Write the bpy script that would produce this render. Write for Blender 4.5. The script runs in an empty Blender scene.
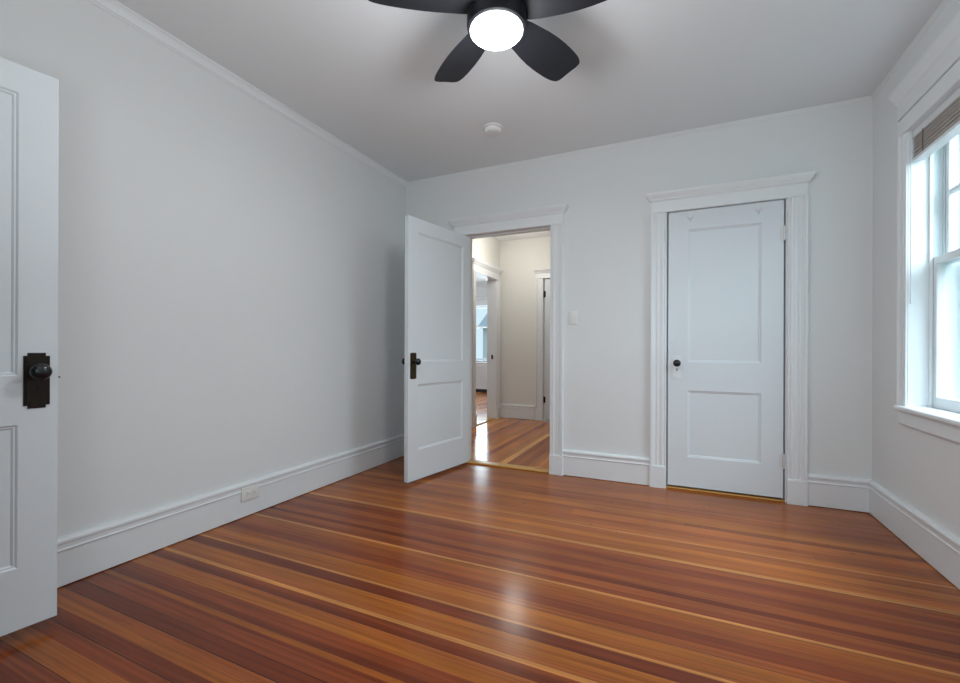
import bpy, bmesh, math, random
from mathutils import Vector, Matrix
sc = bpy.context.scene
COL = sc.collection
random.seed(7)

# ---------------------------------------------------------------- camera
TH, ROLL = 0.4284, 0.0038
cd = bpy.data.cameras.new('camera'); cam = bpy.data.objects.new('camera', cd); COL.objects.link(cam)
cd.sensor_fit = 'HORIZONTAL'; cd.sensor_width = 36; cd.lens = 435.275/960*36
cd.shift_y = 8.65/960; cd.clip_start = 0.02; cd.clip_end = 200
R_ = Vector((math.cos(TH), math.sin(TH), 0)); U_ = Vector((0, 0, 1)); F_ = Vector((-math.sin(TH), math.cos(TH), 0))
X_ = R_*math.cos(ROLL) + U_*math.sin(ROLL); Y_ = -R_*math.sin(ROLL) + U_*math.cos(ROLL); Z_ = -F_
cam.matrix_world = Matrix(((X_.x, Y_.x, Z_.x, 0), (X_.y, Y_.y, Z_.y, 0), (X_.z, Y_.z, Z_.z, 1.05), (0, 0, 0, 1)))
sc.camera = cam

# ---------------------------------------------------------------- sky, daylight, added fill, exposure
w = bpy.data.worlds.new('sky'); sc.world = w; w.use_nodes = True
bg = w.node_tree.nodes['Background']; bg.inputs[0].default_value = (0.74, 0.88, 1.0, 1); bg.inputs[1].default_value = 1.0

def area(name, loc, rot, sx, sy, power, col, spread=180):
    l = bpy.data.lights.new(name, 'AREA'); l.shape = 'RECTANGLE'; l.size = sx; l.size_y = sy
    l.energy = power; l.color = col; l.spread = math.radians(spread)
    o = bpy.data.objects.new(name, l); o.location = loc; o.rotation_euler = rot; COL.objects.link(o)
    return o
PI = math.pi
DAY = (0.80, 0.91, 1.0)
area('daylight_side_window', (2.3, 2.55, 2.75), (0, math.radians(53), 0), 1.8, 2.2, 210, DAY)        # daylight through window_1
area('back_fill_light', (-0.1, -1.0, 1.5), (PI/2, 0, 0), 1.5, 1.4, 14, (0.80, 0.92, 1.0))   # added fill light in an unseen back-wall opening
area('daylight_far_room', (-4.6, 10.4, 1.5), (-PI/2, 0, 0), 1.6, 1.5, 60, DAY)
area('daylight_far_room_side', (-6.35, 7.6, 1.5), (0, -PI/2, 0), 1.5, 1.6, 40, DAY)
area('added_ceiling_fill', (-0.6, -0.1, 1.3), (PI, 0, 0), 1.0, 1.0, 16, (.98, 1.0, 1.0))   # added fill aimed up, stands in for flash bounced off the ceiling
sc.view_settings.view_transform = 'Standard'; sc.view_settings.look = 'None'
sc.view_settings.exposure = 0.06; sc.view_settings.gamma = 1.0; sc.view_settings.use_curve_mapping = False

# ---------------------------------------------------------------- constants (metres)
XL, XR, YF, H = -2.484, 1.147, 3.640, 2.715
YB = -0.95                      # back wall, behind the camera
WT = 0.14                       # wall thickness
HX, HY, HH = -2.55, 6.32, 2.75  # hall: left wall, end wall, ceiling

# ---------------------------------------------------------------- materials
def mat(name, color, rough=0.5, metal=0.0, spec=0.5, coat=0.0, bump=None, emit=None, var=None):
    m = bpy.data.materials.new(name); m.use_nodes = True
    nt = m.node_tree; b = nt.nodes['Principled BSDF']
    b.inputs['Base Color'].default_value = (*color, 1); b.inputs['Roughness'].default_value = rough
    b.inputs['Metallic'].default_value = metal; b.inputs['Specular IOR Level'].default_value = spec
    b.inputs['Coat Weight'].default_value = coat
    tc = nt.nodes.new('ShaderNodeTexCoord')
    if var:
        sc_, amt = var
        n = nt.nodes.new('ShaderNodeTexNoise'); n.inputs['Scale'].default_value = sc_; n.inputs['Detail'].default_value = 4
        nt.links.new(tc.outputs['Object'], n.inputs['Vector'])
        mx = nt.nodes.new('ShaderNodeMix'); mx.data_type = 'RGBA'
        mx.inputs[6].default_value = (*[c*(1-amt) for c in color], 1); mx.inputs[7].default_value = (*[min(1, c*(1+amt)) for c in color], 1)
        nt.links.new(n.outputs['Fac'], mx.inputs[0]); nt.links.new(mx.outputs[2], b.inputs['Base Color'])
    if bump:
        sc_, st = bump
        n = nt.nodes.new('ShaderNodeTexNoise'); n.inputs['Scale'].default_value = sc_; n.inputs['Detail'].default_value = 5
        nt.links.new(tc.outputs['Object'], n.inputs['Vector'])
        bp = nt.nodes.new('ShaderNodeBump'); bp.inputs['Strength'].default_value = st; bp.inputs['Distance'].default_value = 0.004
        nt.links.new(n.outputs['Fac'], bp.inputs['Height']); nt.links.new(bp.outputs[0], b.inputs['Normal'])
    if emit:
        b.inputs['Emission Color'].default_value = (*emit[0], 1); b.inputs['Emission Strength'].default_value = emit[1]
    return m
M = dict(
    wall=mat('wall_paint', (0.765, 0.785, 0.785), 0.75, bump=(14, 0.25), var=(2.5, 0.012)),
    hallwall=mat('hall_wall_paint', (0.78, 0.775, 0.73), 0.75, bump=(14, 0.25), var=(2.5, 0.012)),
    ceil=mat('ceiling_paint', (0.795, 0.82, 0.84), 0.85, bump=(10, 0.2)),
    trim=mat('trim_paint', (0.80, 0.825, 0.84), 0.38, bump=(22, 0.03)),
    door=mat('door_paint', (0.73, 0.78, 0.81), 0.40, bump=(18, 0.05)),
    bronze=mat('dark_bronze', (0.022, 0.016, 0.012), 0.38, 0.7, var=(30, 0.35)),
    oldbrass=mat('worn_bronze', (0.060, 0.045, 0.022), 0.45, 0.8, var=(40, 0.4)),
    knob=mat('black_knob', (0.008, 0.010, 0.012), 0.22),
    hole=mat('keyhole_black', (0.003, 0.003, 0.003), 0.9),
    plate=mat('white_plastic', (0.80, 0.80, 0.77), 0.4),
    slot=mat('socket_slot', (0.03, 0.03, 0.03), 0.7),
    steel=mat('painted_hinge', (0.72, 0.73, 0.74), 0.4, 0.2),
    fan=mat('matte_black_fan', (0.011, 0.012, 0.016), 0.50, spec=0.3, var=(12, 0.15)),
    vinyl=mat('window_white', (0.80, 0.85, 0.87), 0.35),
    track=mat('window_track', (0.60, 0.68, 0.70), 0.45),
    alu=mat('storm_frame', (0.70, 0.78, 0.80), 0.35, 0.2),
    slat=mat('blind_slat', (0.55, 0.50, 0.46), 0.55, var=(60, 0.25)),
    tape=mat('ladder_cord', (0.16, 0.14, 0.12), 0.8),
    rail=mat('blind_rail', (0.78, 0.80, 0.81), 0.4),
    wand=mat('clear_wand', (0.75, 0.80, 0.82), 0.15),
    thr=mat('threshold_wood', (0.62, 0.33, 0.09), 0.3, var=(18, 0.2)),
    dark=mat('dark_recess', (0.02, 0.018, 0.016), 0.9),
    smoke=mat('detector_plastic', (0.80, 0.80, 0.79), 0.45),
    lamp=mat('fan_diffuser', (0.9, 0.9, 0.9), 0.4, emit=((1.0, 0.99, 0.98), 8.0)),
    hlamp=mat('hall_lamp_glass', (0.9, 0.9, 0.88), 0.4, emit=((1.0, 0.96, 0.90), 6.0)),
    siding=mat('house_siding', (0.80, 0.84, 0.86), 0.7),
    shingle=mat('roof_shingle', (0.45, 0.54, 0.60), 0.9),
    grass=mat('lawn', (0.10, 0.15, 0.06), 0.95, var=(5, 0.3)),
    nglass=mat('house_window_glass', (0.40, 0.55, 0.66), 0.1),
    radiator=mat('radiator_cover_paint', (0.66, 0.66, 0.68), 0.5),
)
def glass_mat():
    m = bpy.data.materials.new('window_glass'); m.use_nodes = True; nt = m.node_tree
    for n in list(nt.nodes): nt.nodes.remove(n)
    out = nt.nodes.new('ShaderNodeOutputMaterial'); mx = nt.nodes.new('ShaderNodeMixShader')
    t = nt.nodes.new('ShaderNodeBsdfTransparent'); t.inputs[0].default_value = (0.93, 0.97, 0.97, 1)
    g = nt.nodes.new('ShaderNodeBsdfGlossy'); g.inputs['Roughness'].default_value = 0.02
    f = nt.nodes.new('ShaderNodeFresnel'); f.inputs[0].default_value = 1.25
    ge = nt.nodes.new('ShaderNodeNewGeometry'); sb = nt.nodes.new('ShaderNodeMath'); sb.operation = 'SUBTRACT'; sb.inputs[0].default_value = 1.0
    nt.links.new(ge.outputs['Backfacing'], sb.inputs[1]); ml = nt.nodes.new('ShaderNodeMath'); ml.operation = 'MULTIPLY'
    nt.links.new(f.outputs[0], ml.inputs[0]); nt.links.new(sb.outputs[0], ml.inputs[1]); nt.links.new(ml.outputs[0], mx.inputs[0]); nt.links.new(t.outputs[0], mx.inputs[1]); nt.links.new(g.outputs[0], mx.inputs[2])
    nt.links.new(mx.outputs[0], out.inputs[0]); return m
M['glass'] = glass_mat()

def wood_mat(name, axis, tint=(1, 1, 1), rough=0.2):
    m = bpy.data.materials.new(name); m.use_nodes = True; nt = m.node_tree; b = nt.nodes['Principled BSDF']
    L = nt.links.new; N = nt.nodes.new
    at = N('ShaderNodeAttribute'); at.attribute_name = 'board'
    tc = N('ShaderNodeTexCoord'); mp = N('ShaderNodeMapping')
    mp.inputs['Scale'].default_value = (1.6, 75, 1) if axis == 'x' else (75, 1.6, 1)
    L(tc.outputs['Object'], mp.inputs[0])
    n = N('ShaderNodeTexNoise'); n.inputs['Scale'].default_value = 1.0; n.inputs['Detail'].default_value = 6; n.inputs['Roughness'].default_value = .6
    L(mp.outputs[0], n.inputs['Vector'])
    rp = N('ShaderNodeMapRange'); rp.inputs[1].default_value = .3; rp.inputs[2].default_value = .7
    rp.inputs[3].default_value = .66; rp.inputs[4].default_value = 1.32; L(n.outputs['Fac'], rp.inputs[0])
    mp2 = N('ShaderNodeMapping'); mp2.inputs['Scale'].default_value = (.9, 5, 1) if axis == 'x' else (5, .9, 1); L(tc.outputs['Object'], mp2.inputs[0])
    n2 = N('ShaderNodeTexNoise'); n2.inputs['Scale'].default_value = 1.6; n2.inputs['Detail'].default_value = 3; L(mp2.outputs[0], n2.inputs['Vector'])
    rp2 = N('ShaderNodeMapRange'); rp2.inputs[1].default_value = .3; rp2.inputs[2].default_value = .7
    rp2.inputs[3].default_value = .84; rp2.inputs[4].default_value = 1.14; L(n2.outputs['Fac'], rp2.inputs[0])
    mu = N('ShaderNodeMath'); mu.operation = 'MULTIPLY'; L(rp.outputs[0], mu.inputs[0]); L(rp2.outputs[0], mu.inputs[1])
    # knots: sparse dark spots
    mp3 = N('ShaderNodeMapping'); mp3.inputs['Scale'].default_value = (1.3, 2.6, 1) if axis == 'x' else (2.6, 1.3, 1); L(tc.outputs['Object'], mp3.inputs[0])
    vo = N('ShaderNodeTexVoronoi'); vo.inputs['Scale'].default_value = 1.25; L(mp3.outputs[0], vo.inputs['Vector'])
    rk = N('ShaderNodeMapRange'); rk.inputs[1].default_value = .012; rk.inputs[2].default_value = .04; rk.inputs[3].default_value = .45; rk.inputs[4].default_value = 1
    L(vo.outputs['Distance'], rk.inputs[0])
    mu2 = N('ShaderNodeMath'); mu2.operation = 'MULTIPLY'; L(mu.outputs[0], mu2.inputs[0]); L(rk.outputs[0], mu2.inputs[1])
    vm = N('ShaderNodeVectorMath'); vm.operation = 'SCALE'; L(at.outputs['Color'], vm.inputs[0]); L(mu2.outputs[0], vm.inputs['Scale'])
    vt = N('ShaderNodeVectorMath'); vt.operation = 'MULTIPLY'; L(vm.outputs[0], vt.inputs[0]); vt.inputs[1].default_value = tint
    L(vt.outputs[0], b.inputs['Base Color'])
    b.inputs['Roughness'].default_value = rough; b.inputs['Specular IOR Level'].default_value = .23
    bp = N('ShaderNodeBump'); bp.inputs['Strength'].default_value = .12; bp.inputs['Distance'].default_value = .003
    L(n2.outputs['Fac'], bp.inputs['Height']); L(bp.outputs[0], b.inputs['Normal'])
    return m
M['floor'] = wood_mat('fir_floor', 'x', rough=0.19)
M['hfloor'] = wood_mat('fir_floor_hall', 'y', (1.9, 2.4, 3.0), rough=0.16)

# ---------------------------------------------------------------- helpers
def bm_box(bm, x0, x1, y0, y1, z0, z1, mtx=None):
    vs = [bm.verts.new(Vector(p)) for p in ((x0,y0,z0),(x1,y0,z0),(x1,y1,z0),(x0,y1,z0),(x0,y0,z1),(x1,y0,z1),(x1,y1,z1),(x0,y1,z1))]
    for f in ((0,3,2,1),(4,5,6,7),(0,1,5,4),(1,2,6,5),(2,3,7,6),(3,0,4,7)): bm.faces.new([vs[i] for i in f])
    if mtx: bmesh.ops.transform(bm, matrix=mtx, verts=vs)
    return vs
def bm_rbox(bm, x0, x1, y0, y1, z0, z1, r=0.003, seg=2):
    t = bmesh.new(); bm_box(t, x0, x1, y0, y1, z0, z1)
    bmesh.ops.bevel(t, geom=t.edges[:], offset=r, segments=seg, affect='EDGES', profile=.5)
    me = bpy.data.meshes.new('t'); t.to_mesh(me); bm.from_mesh(me); t.free(); bpy.data.meshes.remove(me)
def bm_sweep(bm, prof, p0, p1, out):
    """extrude closed profile [(offset, z)] from p0 to p1 (xyz base points), offset along 'out' (unit vector)"""
    p0, p1, out = Vector(p0), Vector(p1), Vector(out)
    a = [bm.verts.new(p0 + out*o + Vector((0,0,z))) for o, z in prof]
    b = [bm.verts.new(p1 + out*o + Vector((0,0,z))) for o, z in prof]
    n = len(prof)
    for i in range(n): bm.faces.new((a[i], a[(i+1)%n], b[(i+1)%n], b[i]))
    bm.faces.new(a[::-1]); bm.faces.new(b)
def bm_extr(bm, prof, A, B, ux, uy):
    """closed profile in (ux,uy) extruded A->B"""
    A, B, ux, uy = Vector(A), Vector(B), Vector(ux), Vector(uy)
    a = [bm.verts.new(A + ux*s + uy*t) for s, t in prof]; b = [bm.verts.new(B + ux*s + uy*t) for s, t in prof]
    n = len(prof)
    for i in range(n): bm.faces.new((a[i], a[(i+1)%n], b[(i+1)%n], b[i]))
    bm.faces.new(a[::-1]); bm.faces.new(b)
def bm_lathe(bm, prof, seg=32, mtx=None):
    rings = []
    for r, z in prof:
        if r < 1e-6: rings.append([bm.verts.new((0,0,z))])
        else: rings.append([bm.verts.new((r*math.cos(2*PI*i/seg), r*math.sin(2*PI*i/seg), z)) for i in range(seg)])
    for a, b in zip(rings, rings[1:]):
        for i in range(seg):
            j = (i+1) % seg
            if len(a) == 1 and len(b) == 1: continue
            if len(a) == 1: bm.faces.new((a[0], b[i], b[j]))
            elif len(b) == 1: bm.faces.new((a[i], b[0], a[j]))
            else: bm.faces.new((a[i], b[i], b[j], a[j]))
    if mtx: bmesh.ops.transform(bm, matrix=mtx, verts=[v for r in rings for v in r])
def bm_tube(bm, p0, p1, r, seg=10):
    p0, p1 = Vector(p0), Vector(p1); d = p1-p0
    q = d.to_track_quat('Z', 'Y').to_matrix().to_4x4()
    bm_lathe(bm, [(0,0),(r,0),(r,d.length),(0,d.length)], seg, Matrix.Translation(p0) @ q)
def obj(name, bm, m, parent=None, smooth=False, bevel=0):
    bmesh.ops.recalc_face_normals(bm, faces=bm.faces[:])
    me = bpy.data.meshes.new(name); bm.to_mesh(me); bm.free()
    me.materials.append(M[m] if isinstance(m, str) else m)
    o = bpy.data.objects.new(name, me); COL.objects.link(o)
    if parent: o.parent = parent
    if smooth:
        for p in me.polygons: p.use_smooth = True
    if smooth: 
        try: me.set_sharp_from_angle(angle=math.radians(40))
        except Exception: pass
    if bevel:
        b = o.modifiers.new('bevel', 'BEVEL'); b.width = bevel; b.segments = 2; b.limit_method = 'ANGLE'
    return o
def tag(o, label, cat, group=None, kind=None):
    o['label'] = label; o['category'] = cat
    if group: o['group'] = group
    if kind: o['kind'] = kind
    return o
def empty(name, loc, rz=0):
    o = bpy.data.objects.new(name, None); o.empty_display_size = .1; COL.objects.link(o)
    o.location = loc; o.rotation_euler = (0, 0, rz); return o
def boxes(name, lst, m, parent=None, bevel=0):
    bm = bmesh.new()
    for b in lst: bm_box(bm, *b)
    return obj(name, bm, m, parent, bevel=bevel)
def struct(o, label, cat): return tag(o, label, cat, kind='structure')

# ---------------------------------------------------------------- floors
CR = (0.022, 0.008, 0.004)
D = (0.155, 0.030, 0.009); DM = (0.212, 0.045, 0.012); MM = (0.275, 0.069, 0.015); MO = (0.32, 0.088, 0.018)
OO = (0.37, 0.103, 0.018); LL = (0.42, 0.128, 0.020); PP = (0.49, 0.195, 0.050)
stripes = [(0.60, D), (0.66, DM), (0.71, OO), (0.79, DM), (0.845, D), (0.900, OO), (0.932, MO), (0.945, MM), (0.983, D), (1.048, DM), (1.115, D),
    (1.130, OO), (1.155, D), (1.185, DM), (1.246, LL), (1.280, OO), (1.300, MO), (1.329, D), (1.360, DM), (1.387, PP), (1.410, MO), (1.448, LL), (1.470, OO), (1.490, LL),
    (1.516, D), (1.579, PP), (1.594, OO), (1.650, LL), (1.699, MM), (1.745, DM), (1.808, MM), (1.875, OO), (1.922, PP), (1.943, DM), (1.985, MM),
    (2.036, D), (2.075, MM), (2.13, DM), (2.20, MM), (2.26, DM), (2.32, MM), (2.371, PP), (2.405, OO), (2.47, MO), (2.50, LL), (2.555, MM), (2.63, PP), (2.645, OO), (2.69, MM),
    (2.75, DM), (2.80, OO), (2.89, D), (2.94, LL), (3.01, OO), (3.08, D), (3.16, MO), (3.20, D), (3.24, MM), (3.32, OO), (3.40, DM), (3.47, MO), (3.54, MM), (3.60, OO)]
strong = {0.845: .0030, 0.983: .0032, 1.048: .002, 2.371: .0028, 1.922: .0022, 1.155: .0018, 1.329: .0018, 1.410: .0014, 1.516: .0018, 1.699: .0018,
          1.248: .001, 1.594: .001, 2.13: .0012, 2.26: .0012, 2.69: .0008, 2.555: .0008, 3.20: .0012, 3.08: .0008, 2.89: .0008, 0.71: .002}
def plank_floor(name, x0, x1, y0, y1, z, matname, mode, segs, alongx=True):
    """one mesh: strips with a colour of their own, far measured ones lightened for sheen, and dark hairline cracks; depth below so it is solid"""
    bm = bmesh.new(); lay = bm.loops.layers.float_color.new('board')
    def quad(a0, a1, b0, b1, c, zz=z):
        if a1 <= a0 or b1 <= b0: return
        P = [(a0,b0),(a1,b0),(a1,b1),(a0,b1)]
        if not alongx: P = [(b, a) for a, b in P][::-1]
        f = bm.faces.new([bm.verts.new((p[0], p[1], zz)) for p in P])
        for l in f.loops: l[lay] = (*c, 1)
    rnd = random.Random(segs)
    A0, A1 = (x0, x1) if alongx else (y0, y1); B0, B1 = (y0, y1) if alongx else (x0, x1)
    st = []
    if mode == 'measured':
        b = B0
        pal = [D, DM, MM, DM, OO, D, MM, LL, DM, MO]
        k = 0
        while b < 0.60 - .001:
            st.append((b, min(b+.066, .60), pal[k % 10], .0015)); b += .066; k += 1
        ss = stripes + [(B1, None)]
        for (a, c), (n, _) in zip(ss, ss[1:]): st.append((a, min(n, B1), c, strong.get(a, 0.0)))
    else:
        b = B0; prev = None
        pal = [MM, MO, OO, DM, OO, LL, MM, OO, MO, PP]
        while b < B1 - .001:
            c = rnd.choice(pal); st.append((b, min(b+.066, B1), c, .0015)); b += .066
    for a, n, c, cr in st:
        if mode == 'measured' and a > 2.4: c = {D: MM, DM: MM, MM: MO}.get(c, c)  # far boards lightened: sheen near the doors is put into their colour
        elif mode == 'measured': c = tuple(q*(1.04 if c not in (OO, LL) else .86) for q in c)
        if cr: quad(A0, A1, a, a+cr, CR)
        p = A0
        joints = []
        if mode != 'measured' or a < .60 or a > 2.6:
            q = A0 + rnd.uniform(.5, 2.2)
            while q < A1: joints.append(q); q += rnd.uniform(1.2, 2.6)
        joints.append(A1)
        for q in joints:
            v = rnd.uniform(.86, 1.14) if len(joints) > 1 else 1
            if len(joints) > 1 and rnd.random() < .25 and mode != 'measured': cc = rnd.choice([MM, OO, MO])
            else: cc = c
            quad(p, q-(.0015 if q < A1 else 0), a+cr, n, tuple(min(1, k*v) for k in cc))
            if q < A1: quad(q-.0015, q, a+cr, n, CR)
            p = q
    # solid slab below
    vs = bm_box(bm, x0, x1, y0, y1, z-.06, z-.0008)
    me_o = obj(name, bm, matname)
    return me_o
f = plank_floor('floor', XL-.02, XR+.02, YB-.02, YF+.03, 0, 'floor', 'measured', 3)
struct(f, 'glossy reddish fir plank floor of the empty room, boards running left to right', 'floor')
f = plank_floor('floor_hall', HX-.02, 0.42, YF+.03, HY+.02, 0, 'hfloor', 'random', 5, alongx=False)
struct(f, 'honey coloured fir plank floor of the hallway seen through the open door', 'floor')
f = plank_floor('floor_far_room', -6.3, HX-.02, 4.3, 10.1, 0, 'hfloor', 'random', 9, alongx=False)
struct(f, 'light wood floor of the bright room beyond the hallway', 'floor')
f = plank_floor('floor_closet', -0.30, 0.90, YF+.03, YF+.80, -0.001, 'hfloor', 'random', 11, alongx=False)
struct(f, 'light wood closet floor glimpsed under the closed door', 'floor')

# ---------------------------------------------------------------- ceiling and walls
struct(boxes('ceiling', [(XL-.3, XR+.3, YB-.2, YF+.07, H, H+.08)], 'ceil'), 'plain white painted ceiling above the empty room', 'ceiling')
struct(boxes('ceiling_hall', [(HX-.1, .6, YF+.07, HY+.15, HH, HH+.08)], 'ceil'), 'white hallway ceiling beyond the doorway', 'ceiling')
struct(boxes('ceiling_far_room', [(-6.4, HX-.1, 4.2, 10.3, HH, HH+.08)], 'ceil'), 'bright ceiling of the room beyond the hallway', 'ceiling')

# openings
HOX0, HOX1, HOZ = -1.812, -1.000, 2.118     # hall doorway in far wall
CDX0, CDX1, CDZ = -0.086, 0.676, 2.112      # closet doorway
y0, y1 = YF, YF+WT
struct(boxes('wall_far', [(XL-.3, HOX0-.02, y0, y1, 0, HH+.02), (HOX1+.02, CDX0-.02, y0, y1, 0, HH+.02), (CDX1+.02, XR+.3, y0, y1, 0, HH+.02),
    (HOX0-.02, HOX1+.02, y0, y1, HOZ+.02, HH+.02), (CDX0-.02, CDX1+.02, y0, y1, CDZ+.02, HH+.02)], 'wall'), 'white far wall with the hallway doorway and the closet door', 'wall')
struct(boxes('wall_left', [(XL-.12, XL, YB-.15, YF, 0, H)], 'wall'), 'long plain white wall on the left side of the room', 'wall')
# right wall with window opening
WY0, WY1, WZ0, WZ1 = 2.215, 3.160, 0.742, 2.262
struct(boxes('wall_right', [(XR, XR+.17, YB-.15, WY0-.02, 0, H), (XR, XR+.17, WY1+.02, YF, 0, H), (XR, XR+.17, WY0-.02, WY1+.02, 0, WZ0-.02), (XR, XR+.17, WY0-.02, WY1+.02, WZ1+.02, H)], 'wall'),
    'white wall on the right with the sash window', 'wall')
# back wall (behind the camera) with an opening added for the fill light, and the closet bump the first door belongs to
struct(boxes('wall_back', [(-1.35, -0.85, YB-.15, YB, 0, H), (0.65, XR, YB-.15, YB, 0, H), (-0.85, 0.65, YB-.15, YB, 0, 0.74), (-0.85, 0.65, YB-.15, YB, 2.26, H),
    (XL, -1.35, YB-.15, YB, 0, H), (-1.45, -1.35, YB, 0.05, 0, H), (XL, -2.275, -.05, 0.05, 0, H), (-1.46, -1.35, -.05, .05, 0, H), (-2.275, -1.46, -.05, .05, 2.10, H)], 'wall'),
    'white wall behind the viewpoint with a closet corner', 'wall')
# closet interior behind the closed door
struct(boxes('wall_closet', [(-.36, -.30, y1, YF+.86, 0, HH), (.90, .96, y1, YF+.86, 0, HH), (-.36, .96, YF+.80, YF+.86, 0, HH), (-.36, .96, y1, YF+.86, 2.5, 2.56)], 'wall'),
    'walls inside the closet behind the closed door', 'wall')
# hall walls
FO0, FO1, FOZ = 5.42, 6.155, 2.125          # opening in hall left wall (y range)
EO0, EO1 = -1.845, -1.08                    # door opening in hall end wall (x range)
struct(boxes('wall_hall_left', [(HX-.14, HX, y1, FO0-.02, 0, HH), (HX-.14, HX, FO1+.02, HY+.12, 0, HH), (HX-.14, HX, FO0-.02, FO1+.02, FOZ+.02, HH)], 'hallwall'),
    'cream hallway wall with the cased opening to the bright room', 'wall')
struct(boxes('wall_hall_end', [(HX, EO0-.02, HY, HY+.12, 0, HH), (EO1+.02, .5, HY, HY+.12, 0, HH), (EO0-.02, EO1+.02, HY, HY+.12, FOZ+.02, HH)], 'hallwall'),
    'cream wall at the end of the hallway', 'wall')
struct(boxes('wall_hall_right', [(.40, .5, YF+.86, HY, 0, HH)], 'hallwall'), 'hallway wall hidden to the right', 'wall')
# far room walls (window_2 in the end wall)
SX0, SX1, SZ0, SZ1 = -5.35, -4.05, 0.80, 2.17
FY = 10.06
struct(boxes('wall_far_room_end', [(-6.3, SX0-.02, FY, FY+.14, 0, HH), (SX1+.02, HX-.1, FY, FY+.14, 0, HH), (SX0-.02, SX1+.02, FY, FY+.14, 0, SZ0-.02), (SX0-.02, SX1+.02, FY, FY+.14, SZ1+.02, HH)], 'wall'),
    'pale window wall of the room beyond the hallway', 'wall')
struct(boxes('wall_far_room_left', [(-6.4, -6.3, 4.2, 6.8, 0, HH), (-6.4, -6.3, 8.4, 10.2, 0, HH), (-6.4, -6.3, 6.8, 8.4, 0, .8), (-6.4, -6.3, 6.8, 8.4, 2.2, HH)], 'wall'), 'side wall of the room beyond the hallway', 'wall')
struct(boxes('wall_far_room_right', [(HX-.14, HX-.04, HY+.12, 10.06, 0, HH)], 'wall'), 'inner wall of the room beyond the hallway', 'wall')
struct(boxes('wall_far_room_near', [(-6.3, HX-.14, 4.2, 4.3, 0, HH)], 'wall'), 'near wall of the room beyond the hallway', 'wall')

# ---------------------------------------------------------------- baseboards and crown
BP = [(0,.005),(.020,.005),(.020,.158),(.0245,.160),(.0265,.164),(.0245,.168),(.0215,.170),(.0215,.188),(.0265,.191),(.0280,.197),(.0275,.205),(.022,.212),(.012,.215),(0,.216)]
def baseboard(name, segs, label, parent=None):
    bm = bmesh.new()
    for p0, p1, out in segs: bm_sweep(bm, BP, p0, p1, out)
    return struct(obj(name, bm, 'trim'), label, 'baseboard')
baseboard('baseboard_left', [((XL, YB, 0), (XL, YF, 0), (1,0,0))], 'tall white moulded baseboard along the left wall')
baseboard('baseboard_far', [((XL, YF, 0), (-1.925, YF, 0), (0,-1,0)), ((-.885, YF, 0), (-.200, YF, 0), (0,-1,0)), ((.796, YF, 0), (XR, YF, 0), (0,-1,0))], 'tall white moulded baseboard along the far wall')
baseboard('baseboard_right', [((XR, YB, 0), (XR, YF, 0), (-1,0,0))], 'tall white moulded baseboard under the window on the right')
baseboard('baseboard_back', [((-1.35, YB, 0), (XR, YB, 0), (0,1,0))], 'white baseboard behind the viewpoint')
baseboard('baseboard_hall', [((HX, y1, 0), (HX, FO0-.115, 0), (1,0,0)), ((HX, HY, 0), (EO0-.125, HY, 0), (0,-1,0)), ((EO1+.125, HY, 0), (.40, HY, 0), (0,-1,0)), ((HOX1+.13, y1, 0), (.40, y1, 0), (0,1,0))],
    'tall white baseboard in the hallway')
baseboard('baseboard_far_room', [((-6.3, FY, 0), (HX-.14, FY, 0), (0,-1,0))], 'white baseboard in the room beyond the hallway')
CP = [(0,0),(.034,0),(.034,-.010),(.028,-.014),(.020,-.026),(.014,-.040),(.012,-.050),(.006,-.054),(.005,-.060),(0,-.062)]
bm = bmesh.new(); bm_sweep(bm, CP, (XL, YB, H), (XL, YF, H), (1,0,0))
struct(obj('trim_1', bm, 'trim'), 'slim white crown moulding where the left wall meets the ceiling', 'moulding')
CP2 = [(0,0),(.012,0),(.012,-.006),(.008,-.012),(.004,-.022),(0,-.026)]
bm = bmesh.new(); bm_sweep(bm, CP2, (XL, YF, H), (XR, YF, H), (0,-1,0)); bm_sweep(bm, CP2, (XR, YB, H), (XR, YF, H), (-1,0,0))
struct(obj('trim_2', bm, 'wall'), 'thin cove at the top of the far wall and the right wall', 'moulding')
CP3 = [(0,0),(.07,0),(.07,-.02),(.04,-.05),(.02,-.08),(0,-.10)]
bm = bmesh.new(); bm_sweep(bm, CP3, (-6.3, FY, HH), (HX-.14, FY, HH), (0,-1,0)); bm_sweep(bm, CP3, (HX, HY, HH), (.4, HY, HH), (0,-1,0)) if False else None
struct(obj('trim_3', bm, 'trim'), 'white crown moulding above the window of the room beyond', 'moulding')

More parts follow.
